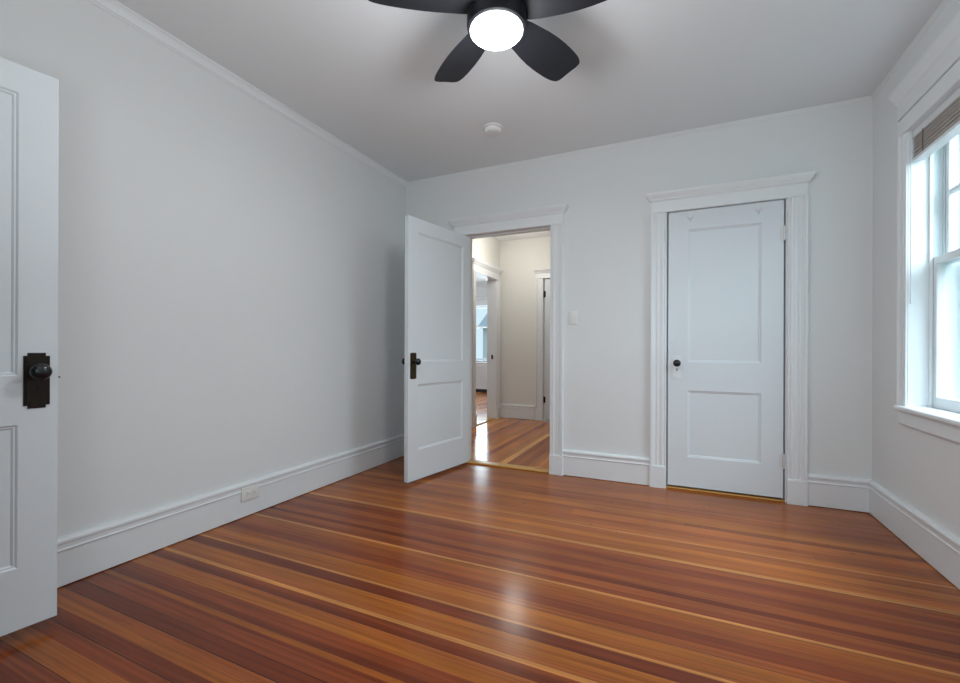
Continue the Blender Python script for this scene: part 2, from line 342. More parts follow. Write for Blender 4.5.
# ---------------------------------------------------------------- casings
# profile across the casing: s = distance outward from the opening, t = thickness away from the wall
def casing_prof(wd):
    return [(0,0),(0,.012),(.004,.016),(.010,.016),(.013,.012),(.016,.012),(.019,.018),(.030,.020),(.036,.020),(.039,.016),(wd*.52,.016),(wd*.52+.003,.020),(wd*.52+.008,.020),
            (wd*.52+.011,.016),(wd-.034,.017),(wd-.031,.022),(wd-.026,.022),(wd-.022,.026),(wd-.018,.031),(wd-.004,.032),(wd,.028),(wd,0)]
def casing(name, A0, A1, z0, zt, base, along, out, wd, label, plinth=True, head=0.09, corn=0.065, over=.045, m='trim', wins=False, parts=True):
    """A0..A1 opening range along axis 'along' (unit vec), base = point on the wall plane (xyz, z=0), out = outward unit vec"""
    along, out, base = Vector(along), Vector(out), Vector(base)
    root = empty(name, base + along*((A0+A1)/2) + Vector((0,0,z0)))
    off = -root.location
    P = lambda a, z: base + along*a + Vector((0,0,z)) + off
    pz = .168 if plinth else z0
    pr = casing_prof(wd)
    for sgn, a in ((-1, A0), (1, A1)):
        bm = bmesh.new()
        bm_extr(bm, pr, P(a, pz), P(a, zt), along*sgn, out)
        obj('side_casing', bm, m, root)
        if plinth:
            bm = bmesh.new(); e = [(-.001,0),(-.001,.026),(.003,.031),(wd-.002,.034),(wd+.003,.030),(wd+.003,0)]
            bm_extr(bm, e, P(a, 0), P(a, .162), along*sgn, out)
            e2 = [(-.001,0),(-.001,.022),(wd+.001,.028),(wd+.001,0)]
            bm_extr(bm, e2, P(a, .162), P(a, .168), along*sgn, out)
            obj('plinth_block', bm, m, root)
    L0, L1 = A0-wd, A1+wd
    bm = bmesh.new()
    fil = [(0,0),(.024,0),(.026,.004),(.026,.010),(.020,.013),(.020,head-.004),(.024,head-.002),(.024,head),(0,head)]
    bm_extr(bm, [(o, z) for o, z in fil], P(L0+.004, zt), P(L1-.004, zt), out, (0,0,1))
    obj('head_board', bm, m, root)
    bm = bmesh.new()
    # stepped cornice with mitred returns
    steps = [(.024,0),(.032,.006),(.034,.016),(.040,.022),(.052,.040),(.056,.048),(.058,corn-.006),(.050,corn)]
    ring = []
    for o, z in steps:
        e = o-.022
        ring.append([bm.verts.new(P(L0-e, zt+head+z) ), bm.verts.new(P(L0-e, zt+head+z)+out*o), bm.verts.new(P(L1+e, zt+head+z)+out*o), bm.verts.new(P(L1+e, zt+head+z))])
    for a, b in zip(ring, ring[1:]):
        for i in range(4): bm.faces.new((a[i], a[(i+1)%4], b[(i+1)%4], b[i]))
    bm.faces.new(ring[0][::-1]); bm.faces.new(ring[-1])
    obj('cornice', bm, m, root)
    return struct(root, label, 'door casing')
casing('trim_4', HOX0, HOX1, 0, HOZ, (0, YF, 0), (1,0,0), (0,-1,0), .117, 'white moulded casing around the doorway to the hall')
casing('trim_5', CDX0, CDX1+.008, 0, CDZ, (0, YF, 0), (1,0,0), (0,-1,0), .115, 'white moulded casing with cornice around the closed closet door')
casing('trim_6', FO0, FO1, 0, FOZ, (HX, 0, 0), (0,1,0), (1,0,0), .112, 'white casing around the hallway opening to the bright room', head=.10, corn=.07)
casing('trim_7', EO0, EO1, 0, FOZ, (0, HY, 0), (1,0,0), (0,-1,0), .115, 'white casing around the door at the end of the hallway', head=.08, corn=.05)

# jamb linings with stops
def jamb(name, A0, A1, zt, base, along, depth, inn, stop_at, label, hole=None):
    along, inn, base = Vector(along), Vector(inn), Vector(base); bm = bmesh.new()
    P = lambda a, d, z: base + along*a + inn*d + Vector((0,0,z))
    def bx(a0, a1, d0, d1, z0, z1):
        c = [P(a, d, z) for a in (a0, a1) for d in (d0, d1) for z in (z0, z1)]
        lo = [min(p[i] for p in c) for i in range(3)]; hi = [max(p[i] for p in c) for i in range(3)]
        bm_box(bm, lo[0], hi[0], lo[1], hi[1], lo[2], hi[2])
    bx(A0-.02, A0, 0, depth, 0, zt+.02); bx(A1, A1+.02, 0, depth, 0, zt+.02); bx(A0, A1, 0, depth, zt, zt+.02)
    if stop_at is not None:
        s = stop_at
        bx(A0, A0+.010, s, s+.035, 0, zt); bx(A1-.010, A1, s, s+.035, 0, zt); bx(A0+.01, A1-.01, s, s+.035, zt-.010, zt)
    return struct(obj(name, bm, 'trim', bevel=.0015), label, 'door jamb')
jamb('trim_8', HOX0, HOX1, HOZ, (0, YF, 0), (1,0,0), WT, (0,1,0), .044, 'white jamb lining of the doorway to the hall')
jamb('trim_9', CDX0, CDX1, CDZ, (0, YF, 0), (1,0,0), WT, (0,1,0), .050, 'white jamb lining around the closet door')
jamb('trim_10', FO0, FO1, FOZ, (HX, 0, 0), (0,1,0), .14, (-1,0,0), None, 'wide white jamb of the hallway opening to the bright room')
jamb('trim_11', EO0, EO1, FOZ, (0, HY, 0), (1,0,0), .12, (0,1,0), .05, 'white jamb of the door at the end of the hallway')

# thresholds
def threshold(name, x0, x1, y0, y1, h, label, m='thr'):
    bm = bmesh.new(); bm_rbox(bm, x0, x1, y0, y1, 0.0005, h, .004, 3)
    return struct(obj(name, bm, m, smooth=True), label, 'threshold')
threshold('trim_12', HOX0+.001, HOX1-.001, YF-.012, YF+.085, .014, 'golden wooden threshold strip in the hallway doorway')
threshold('trim_13', CDX0+.001, CDX1-.001, YF-.002, YF+.085, .008, 'golden wooden threshold strip under the closet door')
threshold('trim_14', HX-.13, HX+.004, FO0+.001, FO1-.001, .012, 'brown wooden threshold strip of the hallway opening to the bright room')

# ---------------------------------------------------------------- doors
def panel_door(name, W, Z0, Z1, T, panels, mirror=False, m='door'):
    """root Empty at hinge foot; slab local x 0..W, y 0..T, z; panels = [(x0,x1,z0,z1)] recessed both faces"""
    root = empty(name, (0,0,0))
    bm = bmesh.new()
    xs = sorted({0, W, *[p[0] for p in panels], *[p[1] for p in panels]}); zs = sorted({Z0, Z1, *[p[2] for p in panels], *[p[3] for p in panels]})
    def ispan(xa, xb, za, zb): return any(abs(xa-p[0])<1e-6 and abs(xb-p[1])<1e-6 and abs(za-p[2])<1e-6 and abs(zb-p[3])<1e-6 for p in panels)
    for face, yv, s in ((0, 0, 1), (1, T, -1)):
        for xa, xb in zip(xs, xs[1:]):
            for za, zb in zip(zs, zs[1:]):
                if not ispan(xa, xb, za, zb):
                    bm.faces.new([bm.verts.new((x, yv, z)) for x, z in ((xa,za),(xb,za),(xb,zb),(xa,zb))]); continue
                lv = [(0, 0), (.003, .0025), (.006, .0055), (.010, .0055), (.016, .0105), (.019, .0105)]
                rings = [[bm.verts.new((x, yv+s*d, z)) for x, z in ((xa+i,za+i),(xb-i,za+i),(xb-i,zb-i),(xa+i,zb-i))] for i, d in lv]
                for a, b in zip(rings, rings[1:]):
                    for k in range(4): bm.faces.new((a[k], a[(k+1)%4], b[(k+1)%4], b[k]))
                bm.faces.new(rings[-1])
    for x in (0, W): bm.faces.new([bm.verts.new(p) for p in ((x,0,Z0),(x,T,Z0),(x,T,Z1),(x,0,Z1))])
    for z in (Z0, Z1): bm.faces.new([bm.verts.new(p) for p in ((0,0,z),(W,0,z),(W,T,z),(0,T,z))])
    bmesh.ops.remove_doubles(bm, verts=bm.verts[:], dist=1e-5)
    obj('door_leaf', bm, m, root)
    return root
def bm_keyhole(bm, x, y, z, s):
    bm_lathe(bm, [(0,0),(.0045,0),(.0045,.0012),(0,.0012)], 14, Matrix.Translation((x, y, z)) @ Matrix.Rotation(PI/2*s, 4, 'X'))
    ya, yb = sorted((y, y-.0012*s)); bm_box(bm, x-.0024, x+.0024, ya, yb, z-.016, z)
def knob_bm(bm, x, y, z, s, r=.027):
    """s=+1: knob sticks out towards -y from plane y; s=-1 towards +y"""
    pr = [(0,0),(.013,0),(.013,.003),(.0095,.006),(.0085,.022),(.012,.028)]
    for i in range(13):
        a = PI*(i/12); rr = r*math.sin(max(a, .42) if i < 12 else PI); pr.append((max(rr, 0), .046-.021*math.cos(a) if i else .028))
    pr = pr[:6]+[(r*math.sin(t), .047-.020*math.cos(t)) for t in [.45+ (PI-.45)*k/12 for k in range(12)]]+[(0,.067)]
    bm_lathe(bm, pr, 28, Matrix.Translation((x, y, z)) @ Matrix.Rotation(PI/2*s, 4, 'X'))
def door_furniture(root, x, zk, faces, kind, T=.038):
    """faces: list of (y, s) ; kind picks the escutcheon shape"""
    for y, s in faces:
        sy = lambda a, b: sorted((y-s*a, y-s*b))
        pm = {'notched': 'bronze', 'rounded': 'oldbrass', 'white': 'trim'}[kind]
        bm = bmesh.new()
        if kind == 'notched':
            z0, z1 = zk-.135, zk+.068; h = .035
            def poly(k, a, b):   # notched rectangle outline shrunk by k
                n = .011
                pts = [(-h+k+n, z0+k),(h-k-n, z0+k),(h-k-n, z0+k+n),(h-k, z0+k+n),(h-k, z1-k-n),(h-k-n, z1-k-n),(h-k-n, z1-k),(-h+k+n, z1-k),(-h+k+n, z1-k-n),(-h+k, z1-k-n),(-h+k, z0+k+n),(-h+k+n, z0+k+n)]
                A = [bm.verts.new((x+p, y-s*a, q)) for p, q in pts]; B = [bm.verts.new((x+p, y-s*b, q)) for p, q in pts]
                for i in range(12): bm.faces.new((A[i], A[(i+1)%12], B[(i+1)%12], B[i]))
                bm.faces.new(B)
            poly(0, 0, .0035); poly(.0045, .0035, .0055); poly(.009, .0055, .007)
            zkh = zk-.062
        else:
            hw, z0, z1 = (.033, zk-.136, zk+.070) if kind == 'rounded' else (.030, zk-.120, zk+.060)
            for k, a, b in ((0,0,.004),(.006,.004,.0065)):
                r = .012; pts = []
                for cx, cz, a0 in ((x+hw-k-r, z0+k+r, -90),(x+hw-k-r, z1-k-r, 0),(x-hw+k+r, z1-k-r, 90),(x-hw+k+r, z0+k+r, 180)):
                    for t in range(5):
                        q = math.radians(a0+t*22.5); pts.append((cx+r*math.cos(q), cz+r*math.sin(q)))
                A = [bm.verts.new((p, y-s*a, q)) for p, q in pts]; B = [bm.verts.new((p, y-s*b, q)) for p, q in pts]; n = len(pts)
                for i in range(n): bm.faces.new((A[i], A[(i+1)%n], B[(i+1)%n], B[i]))
                bm.faces.new(B)
            zkh = zk-.060 if kind == 'rounded' else zk-.046
        pl = obj('escutcheon_plate', bm, pm, root); pl['label'] = {'notched': 'dark bronze notched plate', 'rounded': 'worn bronze rounded plate', 'white': 'white painted rounded plate'}[kind]
        bm = bmesh.new(); bm_keyhole(bm, x, y-s*(.007 if kind == 'notched' else .0065), zkh, s)
        obj('keyhole', bm, 'hole', pl)
        bm = bmesh.new(); knob_bm(bm, x, y-s*.005, zk, s, .030 if kind == 'notched' else .027)
        k = obj('door_knob', bm, 'knob', root, smooth=True); k['label'] = 'round black door knob'
def hinge(root, x, y, z, m='steel', leaf=True, side=1):
    bm = bmesh.new()
    for a_, b_ in ((-.045, -.016), (-.0145, .0145), (.016, .045)): bm_tube(bm, (x, y-.006, z+a_), (x, y-.006, z+b_), .0068, 14)
    bm_tube(bm, (x, y-.006, z-.045), (x, y-.006, z+.045), .0050, 10)
    bm_tube(bm, (x, y-.006, z-.052), (x, y-.006, z-.045), .0045, 10); bm_tube(bm, (x, y-.006, z+.045), (x, y-.006, z+.052), .0045, 10)
    if leaf: bm_box(bm, min(x, x-side*.024), max(x, x-side*.024), y-.0035, y+.001, z-.045, z+.045)
    h = obj('hinge', bm, m, root, smooth=True); return h

# door_1: foreground door at the left edge, standing open, hinge behind the viewpoint
d1 = Vector((.126, .992, 0)).normalized(); n1 = Vector((d1.y, -d1.x, 0))
W1 = .76; free = Vector((-2.1395, .836, 0)); hp = free - d1*W1
D1 = panel_door('door_1', W1, .040, 2.068, .038, [(.105, W1-.106, .261, .776), (.105, W1-.106, .951, 1.967)])
D1.location = hp; D1.rotation_euler = (0, 0, math.atan2(d1.y, d1.x))       # local x = d1, local -y = towards the room (n1)
door_furniture(D1, W1-.058, .966, [(0, 1), (.038, -1)], 'notched')
bm = bmesh.new(); bm_box(bm, W1-.0005, W1+.0015, .008, .030, .93, 1.05); obj('latch_plate', bm, 'bronze', D1)
for z in (.28, 1.85): hinge(D1, -.004, 0, z, side=-1)
struct(D1, 'white two-panel door cropped by the left edge, notched dark bronze knob plate', 'door')

# door_2: opened towards the left wall, hall beyond it
D2 = panel_door('door_2', .806, .022, 2.092, .038, [(.102, .694, .256, .776), (.102, .694, .952, 1.985)])
ang = math.atan2(-.984, -.1755); D2.location = (-1.7975, 3.628, 0); D2.rotation_euler = (0, 0, ang)
door_furniture(D2, .806-.056, .958, [(0, 1), (.038, -1)], 'rounded')
for z in (.28, 1.85): hinge(D2, -.003, 0, z, side=-1)
struct(D2, 'white two-panel door standing open into the room beside the hallway doorway', 'door')

# door_3: closed closet door, hinges on the right
D3 = panel_door('door_3', .739, .024, 2.108, .038, [(.136, .607, .250, .750), (.136, .607, .965, 1.965)])
D3.location = (-.0745, YF+.004, 0)
door_furniture(D3, .062, .958, [(0, 1)], 'white')
for z in (.285, 1.874):
    h = hinge(D3, .7430, 0, z); h['label'] = 'painted hinge'
struct(D3, 'closed white two-panel closet door with a black knob', 'door')

# door at the end of the hallway, dark hinges on its left
D4 = panel_door('door_4', EO1-EO0-.022, .02, FOZ-.01, .036, [(.11, .62, .25, .77), (.11, .62, .96, 1.98)])
D4.location = (EO0+.016, HY+.012, 0)
for z in (.311, 1.891):
    h = hinge(D4, -.008, 0, z, 'bronze', side=-1); h['label'] = 'dark hinge'
struct(D4, 'white door at the end of the hallway with dark hinges', 'door')

# over-the-door hooks on the closet door
def over_hook(x, label):
    t = empty('door_hook', (x, YF+.004, 2.108))
    bm = bmesh.new()
    bm_box(bm, -.006, .006, -.0026, -.0004, -.068, .0022); bm_box(bm, -.006, .006, -.0004, .020, .0006, .0022)
    obj('strap', bm, 'rail', t)
    def bent(pts, r=.0022):
        bm = bmesh.new()
        for a, b in zip(pts, pts[1:]): bm_tube(bm, a, b, r, 8)
        for p in pts[1:]: bmesh.ops.create_icosphere(bm, subdivisions=1, radius=r*1.3, matrix=Matrix.Translation(p))
        return bm
    for sx in (-1, 1):
        obj('prong', bent([(0, -.003, -.050), (sx*.010, -.012, -.062), (sx*.018, -.022, -.060), (sx*.021, -.026, -.048)]), 'steel', t, smooth=True)
    obj('prong', bent([(0, -.003, -.064), (0, -.014, -.082), (0, -.026, -.078), (0, -.030, -.064)]), 'steel', t, smooth=True)
    return tag(t, label, 'hook', 'over-the-door hooks on the closet door')
over_hook(.075, 'small white over-the-door hook on the closet door, nearer the knob side')
over_hook(.512, 'small white over-the-door hook on the closet door, nearer the hinge side')

# ---------------------------------------------------------------- window_1 (right wall)
WR = empty('window_1', (XR, (WY0+WY1)/2, WZ0)); wo = -WR.location
def wbox(name, lst, m, parent=WR, bevel=.0015, off=wo):
    bm = bmesh.new()
    for b in lst: bm_box(bm, b[0]+off.x, b[1]+off.x, b[2]+off.y, b[3]+off.y, b[4]+off.z, b[5]+off.z)
    return obj(name, bm, m, parent, bevel=bevel)
JD = XR+.30
wbox('jamb', [(XR, JD, WY0-.02, WY0, WZ0, WZ1+.02), (XR, JD, WY1, WY1+.02, WZ0, WZ1+.02), (XR, JD, WY0, WY1, WZ1, WZ1+.02)], 'vinyl')
# inner stops
sx = XR+.085
wbox('stop_bead', [(sx, sx+.014, WY1-.012, WY1, WZ0, WZ1), (sx, sx+.014, WY0, WY0+.012, WZ0, WZ1), (sx, sx+.014, WY0+.012, WY1-.012, WZ1-.012, WZ1)], 'vinyl')
# lower sash (inner plane)
lx0, lx1 = XR+.100, XR+.138; MZ = 1.520
def sash(name, x0, x1, z0, z1, bot, top, st, muntins=()):
    s = wbox(name, [(x0, x1, WY0+.004, WY0+.004+st, z0, z1), (x0, x1, WY1-.004-st, WY1-.004, z0, z1), (x0, x1, WY0+.004+st, WY1-.004-st, z0, z0+bot), (x0, x1, WY0+.004+st, WY1-.004-st, z1-top, z1)], 'vinyl', bevel=.004)
    xm = (x0+x1)/2
    wbox('glass_pane', [(xm-.0025, xm+.0025, WY0+st, WY1-st, z0+bot-.005, z1-top+.005)], 'glass', s, bevel=0, off=Vector((0,0,0)) + wo)
    if muntins:
        wbox('muntin', [(x0+.006, x1-.006, WY0+st, WY1-st, z-.011, z+.011) for z in muntins[0]] + [(x0+.006, x1-.006, y-.011, y+.011, z0+bot, z1-top) for y in muntins[1]], 'vinyl', s, bevel=.002)
    return s
sash('lower_sash', lx0, lx1, WZ0+.006, MZ+.040, .062, .040, .038)
ux0, ux1 = XR+.146, XR+.184
sash('upper_sash', ux0, ux1, MZ, WZ1-.002, .040, .045, .040, ([1.90], [WY0+.33, WY0+.62]))
wbox('sash_track', [(lx0+.0, ux1+.02, WY1-.006, WY1, MZ+.04, WZ1), (lx1+.001, lx1+.007, WY1-.016, WY1-.006, MZ+.04, WZ1), (lx1+.001, lx1+.007, WY0+.004, WY0+.014, WZ0, WZ1)], 'track')
# storm window outside
stx = XR+.225
wbox('storm_frame', [(stx, stx+.022, WY0, WY0+.035, WZ0, WZ1), (stx, stx+.022, WY1-.035, WY1, WZ0, WZ1), (stx, stx+.022, WY0+.035, WY1-.035, WZ0, WZ0+.035), (stx, stx+.022, WY0+.035, WY1-.035, WZ1-.035, WZ1), (stx, stx+.022, WY0+.035, WY1-.035, MZ-.01, MZ+.018),
    (stx+.024, stx+.034, WY1-.055, WY1, WZ0, WZ1), (stx+.040, stx+.046, WY1-.030, WY1, WZ0, WZ1)], 'alu')
wbox('exterior_sill', [(XR+.10, XR+.36, WY0-.06, WY1+.06, WZ0-.045, WZ0-.002)], 'vinyl')
wbox('exterior_casing', [(XR+.17, XR+.205, WY1+.02, WY1+.13, WZ0-.04, WZ1+.14), (XR+.17, XR+.205, WY0-.13, WY0-.02, WZ0-.04, WZ1+.14), (XR+.17, XR+.205, WY0-.02, WY1+.02, WZ1+.02, WZ1+.14)], 'vinyl')
# interior casing, stool, apron, head with cornice
pr = [(s_, t*.7) for s_, t in casing_prof(.078)]
for sgn, a in ((-1, WY0), (1, WY1)):
    bm = bmesh.new(); bm_extr(bm, [(s+.002, t) for s, t in pr], Vector((XR, a, WZ0+.010))+wo, Vector((XR, a, WZ1))+wo, (0,sgn,0), (-1,0,0)); obj('side_casing', bm, 'trim', WR)
bm = bmesh.new()
sp = [(-.088,0),(.036,0),(.041,.005),(.042,.014),(.040,.022),(.033,.027),(-.088,.027)]
bm_extr(bm, sp, Vector((XR, WY0-.055, WZ0-.018))+wo, Vector((XR, WY1+.055, WZ0-.018))+wo, (-1,0,0), (0,0,1))
st_ = obj('window_stool', bm, 'trim', WR)
bm = bmesh.new(); ap = [(0,0),(.012,0),(.016,.004),(.018,.010),(.018,.080),(0,.080)]
bm_extr(bm, ap, Vector((XR, WY0-.060, WZ0-.100))+wo, Vector((XR, WY1+.060, WZ0-.100))+wo, (-1,0,0), (0,0,1)); obj('apron', bm, 'trim', WR)
bm = bmesh.new(); hb = [(0,0),(.017,0),(.019,.004),(.019,.086),(.016,.088),(.002,.089),(.002,.094),(.020,.095),(.023,.099),(.020,.103),(.020,.182),(0,.182)]
bm_extr(bm, hb, Vector((XR, WY0-.080, WZ1))+wo, Vector((XR, WY1+.080, WZ1))+wo, (-1,0,0), (0,0,1)); obj('head_board', bm, 'trim', WR)
bm = bmesh.new(); cz = WZ1+.182
ring = []
for o, z in [(.022,0),(.028,.008),(.034,.014),(.038,.030),(.050,.052),(.056,.062),(.058,.080),(.050,.088)]:
    o *= .85; e = o-.02; ring.append([bm.verts.new(Vector(p)+wo) for p in ((XR, WY0-.08-e, cz+z), (XR-o, WY0-.08-e, cz+z), (XR-o, WY1+.08+e, cz+z), (XR, WY1+.08+e, cz+z))])
for a, b in zip(ring, ring[1:]):
    for i in range(4): bm.faces.new((a[i], a[(i+1)%4], b[(i+1)%4], b[i]))
bm.faces.new(ring[0][::-1]); bm.faces.new(ring[-1]); obj('cornice', bm, 'trim', WR)
struct(WR, 'white double-hung sash window in the right wall', 'window')

# blind pulled up inside the window head
BL = empty('venetian_blind', (XR+.045, (WY0+WY1)/2, WZ1)); bo = -BL.location
bx0, bx1 = XR+.016, XR+.068
wbox('head_rail', [(bx0, bx1+.004, WY0+.006, WY1-.006, WZ1-.040, WZ1-.001)], 'rail', BL, .002, bo)
zt = WZ1-.046
for k in range(11):
    z = zt - k*.0096
    bm = bmesh.new(); n = 6; j = .0035*(k % 2) + random.uniform(-.0012, .0012)
    top = []
    for i in range(n+1):
        u = i/n; top.append((bx0+j+(bx1-bx0)*u, z + .0015*math.sin(PI*u)))
    a = [(x, zz) for x, zz in top] + [(x, zz-.0040) for x, zz in top[::-1]]
    A = [bm.verts.new(Vector((x, WY0+.010, zz))+bo) for x, zz in a]; B = [bm.verts.new(Vector((x, WY1-.010, zz))+bo) for x, zz in a]; L = len(a)
    for i in range(L): bm.faces.new((A[i], A[(i+1)%L], B[(i+1)%L], B[i]))
    bm.faces.new(A[::-1]); bm.faces.new(B)
    s = obj('slat', bm, 'slat', BL, smooth=True)
    if k == 0: s['label'] = 'grey brown slat'
zb = zt - 11*.0096
wbox('bottom_rail', [(bx0-.001, bx1+.001, WY0+.009, WY1-.009, zb-.018, zb)], 'rail', BL, .003, bo)
for yy in (WY1-.12, (WY0+WY1)/2, WY0+.12):
    wbox('ladder_tape', [(bx0-.0035, bx0-.0018, yy-.004, yy+.004, zb-.004, WZ1-.040)], 'tape', BL, 0, bo)
bm = bmesh.new()
bm_tube(bm, Vector((XR+.006, WY1-.018, WZ1-.04))+bo, Vector((XR+.006, WY1-.018, 1.335))+bo, .0034, 10)
bm_lathe(bm, [(0,0),(.0048,.002),(.0055,.012),(.0048,.030),(0,.034)], 12, Matrix.Translation(Vector((XR+.006, WY1-.018, 1.312))+bo))
obj('tilt_wand', bm, 'wand', BL, smooth=True)
tag(BL, 'grey brown slatted blind pulled up tight at the top of the right window', 'blind')

# ---------------------------------------------------------------- ceiling fan
FX, FYC = -.709, 1.708
FN = empty('ceiling_fan', (FX, FYC, H))
bm = bmesh.new(); bm_lathe(bm, [(0,0),(.085,0),(.088,-.010),(.084,-.045),(.070,-.060),(0,-.060)], 48); obj('canopy', bm, 'fan', FN, smooth=True)
bm = bmesh.new(); bm_lathe(bm, [(0,-.058),(.070,-.058),(.100,-.066),(.122,-.085),(.127,-.110),(.127,-.215),(.124,-.226),(.121,-.229),(.121,-.236),(.125,-.239),(.126,-.290),(.123,-.304),(.116,-.309),(0,-.309)], 64); obj('motor_housing', bm, 'fan', FN, smooth=True)
bm = bmesh.new(); bm_lathe(bm, [(0,-.308),(.112,-.308),(.112,-.314),(.106,-.321),(.088,-.327),(.055,-.331),(0,-.333)], 64)
lp = obj('light_diffuser', bm, 'lamp', FN, smooth=True); lp['label'] = 'glowing white round diffuser'
l = bpy.data.lights.new('fan_lamp', 'AREA'); l.shape = 'DISK'; l.size = .20; l.energy = 6; l.color = (1.0, .99, .98)
lo = bpy.data.objects.new('fan_lamp', l); lo.location = (FX, FYC, H-.345); COL.objects.link(lo)
def blade_bm(k):
    a = math.radians(.5+72*k); zb = 2.478-H; tp = math.tan(math.radians(16.2))
    rr = [.100, .125, .16, .20, .26, .32, .38, .43, .47, .505, .530, .545, .553, .556]
    ww = [.050, .056, .064, .070, .079, .085, .087, .086, .084, .080, .074, .067, .058, .044]
    bm = bmesh.new(); R_ = Vector((math.cos(a), math.sin(a), 0)); T_ = Vector((-math.sin(a), math.cos(a), 0)); n = 8
    up, dn = [], []
    for r, wv in zip(rr, ww):
        cu, cl = [], []
        sh = -.010*(r-.3)/.25
        for i in range(n+1):
            t = -wv + 2*wv*i/n; tt = t + sh
            z = zb - tp*tt + .004*(1-(t/wv)**2)
            e = .0035*math.sqrt(max(0, 1-(t/wv)**2)) + .0008
            p = R_*r*.985 + T_*tt*1.04 + Vector((.013, .001, 0))
            cu.append(bm.verts.new((p.x, p.y, z+e))); cl.append(bm.verts.new((p.x, p.y, z-e)))
        up.append(cu); dn.append(cl)
    for L_ in (up, dn):
        for a_, b_ in zip(L_, L_[1:]):
            for i in range(n): bm.faces.new((a_[i], a_[i+1], b_[i+1], b_[i]))
    for i in (0, n):
        for j in range(len(rr)-1): bm.faces.new((up[j][i], up[j+1][i], dn[j+1][i], dn[j][i]))
    for j in (0, -1):
        for i in range(n): bm.faces.new((up[j][i], up[j][i+1], dn[j][i+1], dn[j][i]))
    return bm
for k in range(5): obj('fan_blade', blade_bm(k), 'fan', FN, smooth=True)
l = bpy.data.lights.new('fan_lamp_glow', 'POINT'); l.energy = 15; l.color = (.955, .995, 1.03); l.shadow_soft_size = .11
lo = bpy.data.objects.new('fan_lamp_glow', l); lo.location = (FX, FYC, H-.46); COL.objects.link(lo)
tag(FN, 'matte black ceiling fan with a glowing round light under its blades', 'ceiling fan')

# ---------------------------------------------------------------- smoke detector
SD = empty('smoke_detector', (-1.27, 3.00, H))
bm = bmesh.new(); bm_lathe(bm, [(0,0),(.074,0),(.074,-.006),(.070,-.010),(0,-.010)], 48); obj('mounting_base', bm, 'smoke', SD, smooth=True)
bm = bmesh.new(); bm_lathe(bm, [(0,-.010),(.060,-.010),(.060,-.015),(.064,-.017),(.064,-.026),(.056,-.038),(.044,-.043),(.030,-.045),(0,-.045)], 48); cv = obj('cover', bm, 'smoke', SD, smooth=True)
bm = bmesh.new(); bm_lathe(bm, [(0,-.044),(.008,-.044),(.008,-.047),(0,-.048)], 16, Matrix.Translation((.022, 0, 0))); obj('test_button', bm, 'steel', cv, smooth=True)
tag(SD, 'round white smoke detector on the ceiling beyond the fan', 'smoke detector')

# ---------------------------------------------------------------- light switch on the far wall
SWX, SWZ = -.806, 1.322
SW = empty('light_switch', (SWX, YF, SWZ))
bm = bmesh.new(); bm_rbox(bm, -.035, .035, -.006, 0, -.057, .057, .0025, 3); obj('cover_plate', bm, 'plate', SW, smooth=True)
bm = bmesh.new(); bm_box(bm, -.0055, .0055, -.0075, -.005, -.013, .013); tg = obj('toggle_frame', bm, 'steel', SW)
bm = bmesh.new(); bm_box(bm, -.004, .004, -.020, -.006, -.003, .006); bmesh.ops.rotate(bm, verts=bm.verts[:], cent=(0,-.006,0), matrix=Matrix.Rotation(math.radians(-22), 3, 'X')); obj('toggle', bm, 'plate', SW, bevel=.001)
for z in (-.036, .036):
    bm = bmesh.new(); bm_lathe(bm, [(0,0),(.0032,0),(.0028,.0012),(0,.0014)], 12, Matrix.Translation((0,-.006,z)) @ Matrix.Rotation(PI/2, 4, 'X')); obj('screw', bm, 'steel', SW, smooth=True)
tag(SW, 'white toggle light switch on the far wall right of the hallway doorway', 'light switch')

# ---------------------------------------------------------------- outlet in the left baseboard (mounted sideways)
OU = empty('power_outlet', (XL+.020, 1.900, .145))
bm = bmesh.new(); bm_rbox(bm, 0, .010, -.063, .063, -.043, .043, .003, 3); obj('cover_plate', bm, 'plate', OU, smooth=True)
for s in (-1, 1):
    bm = bmesh.new(); bm_rbox(bm, .008, .0115, s*.020-.015, s*.020+.015, -.017, .017, .0015, 2); so = obj('socket', bm, 'plate', OU, smooth=True)
    bm = bmesh.new()
    bm_box(bm, .0110, .0119, s*.020-.008, s*.020-.0005, .0050, .0075); bm_box(bm, .0110, .0119, s*.020-.008, s*.020-.0005, -.0075, -.0050)
    bm_lathe(bm, [(0,0),(.0026,0),(.0026,.0009),(0,.0009)], 12, Matrix.Translation((.0110, s*.020+.007, 0)) @ Matrix.Rotation(PI/2, 4, 'Y')); obj('slot', bm, 'slot', so)
bm = bmesh.new(); bm_lathe(bm, [(0,0),(.003,0),(.0026,.0012),(0,.0014)], 12, Matrix.Translation((.010,0,0)) @ Matrix.Rotation(PI/2, 4, 'Y')); obj('screw', bm, 'steel', OU, smooth=True)
tag(OU, 'white double power outlet set sideways into the left baseboard', 'power outlet')

# small nail in the left wall beside the foreground door
bm = bmesh.new(); bm_lathe(bm, [(0,0),(.0016,0),(.0016,.008),(.0035,.008),(.0035,.0095),(0,.0095)], 12, Matrix.Rotation(PI/2, 4, 'Y'))
nl = obj('nail', bm, 'bronze'); nl.location = (XL, .972, .925)
tag(nl, 'tiny dark nail in the left wall beside the foreground door', 'nail')

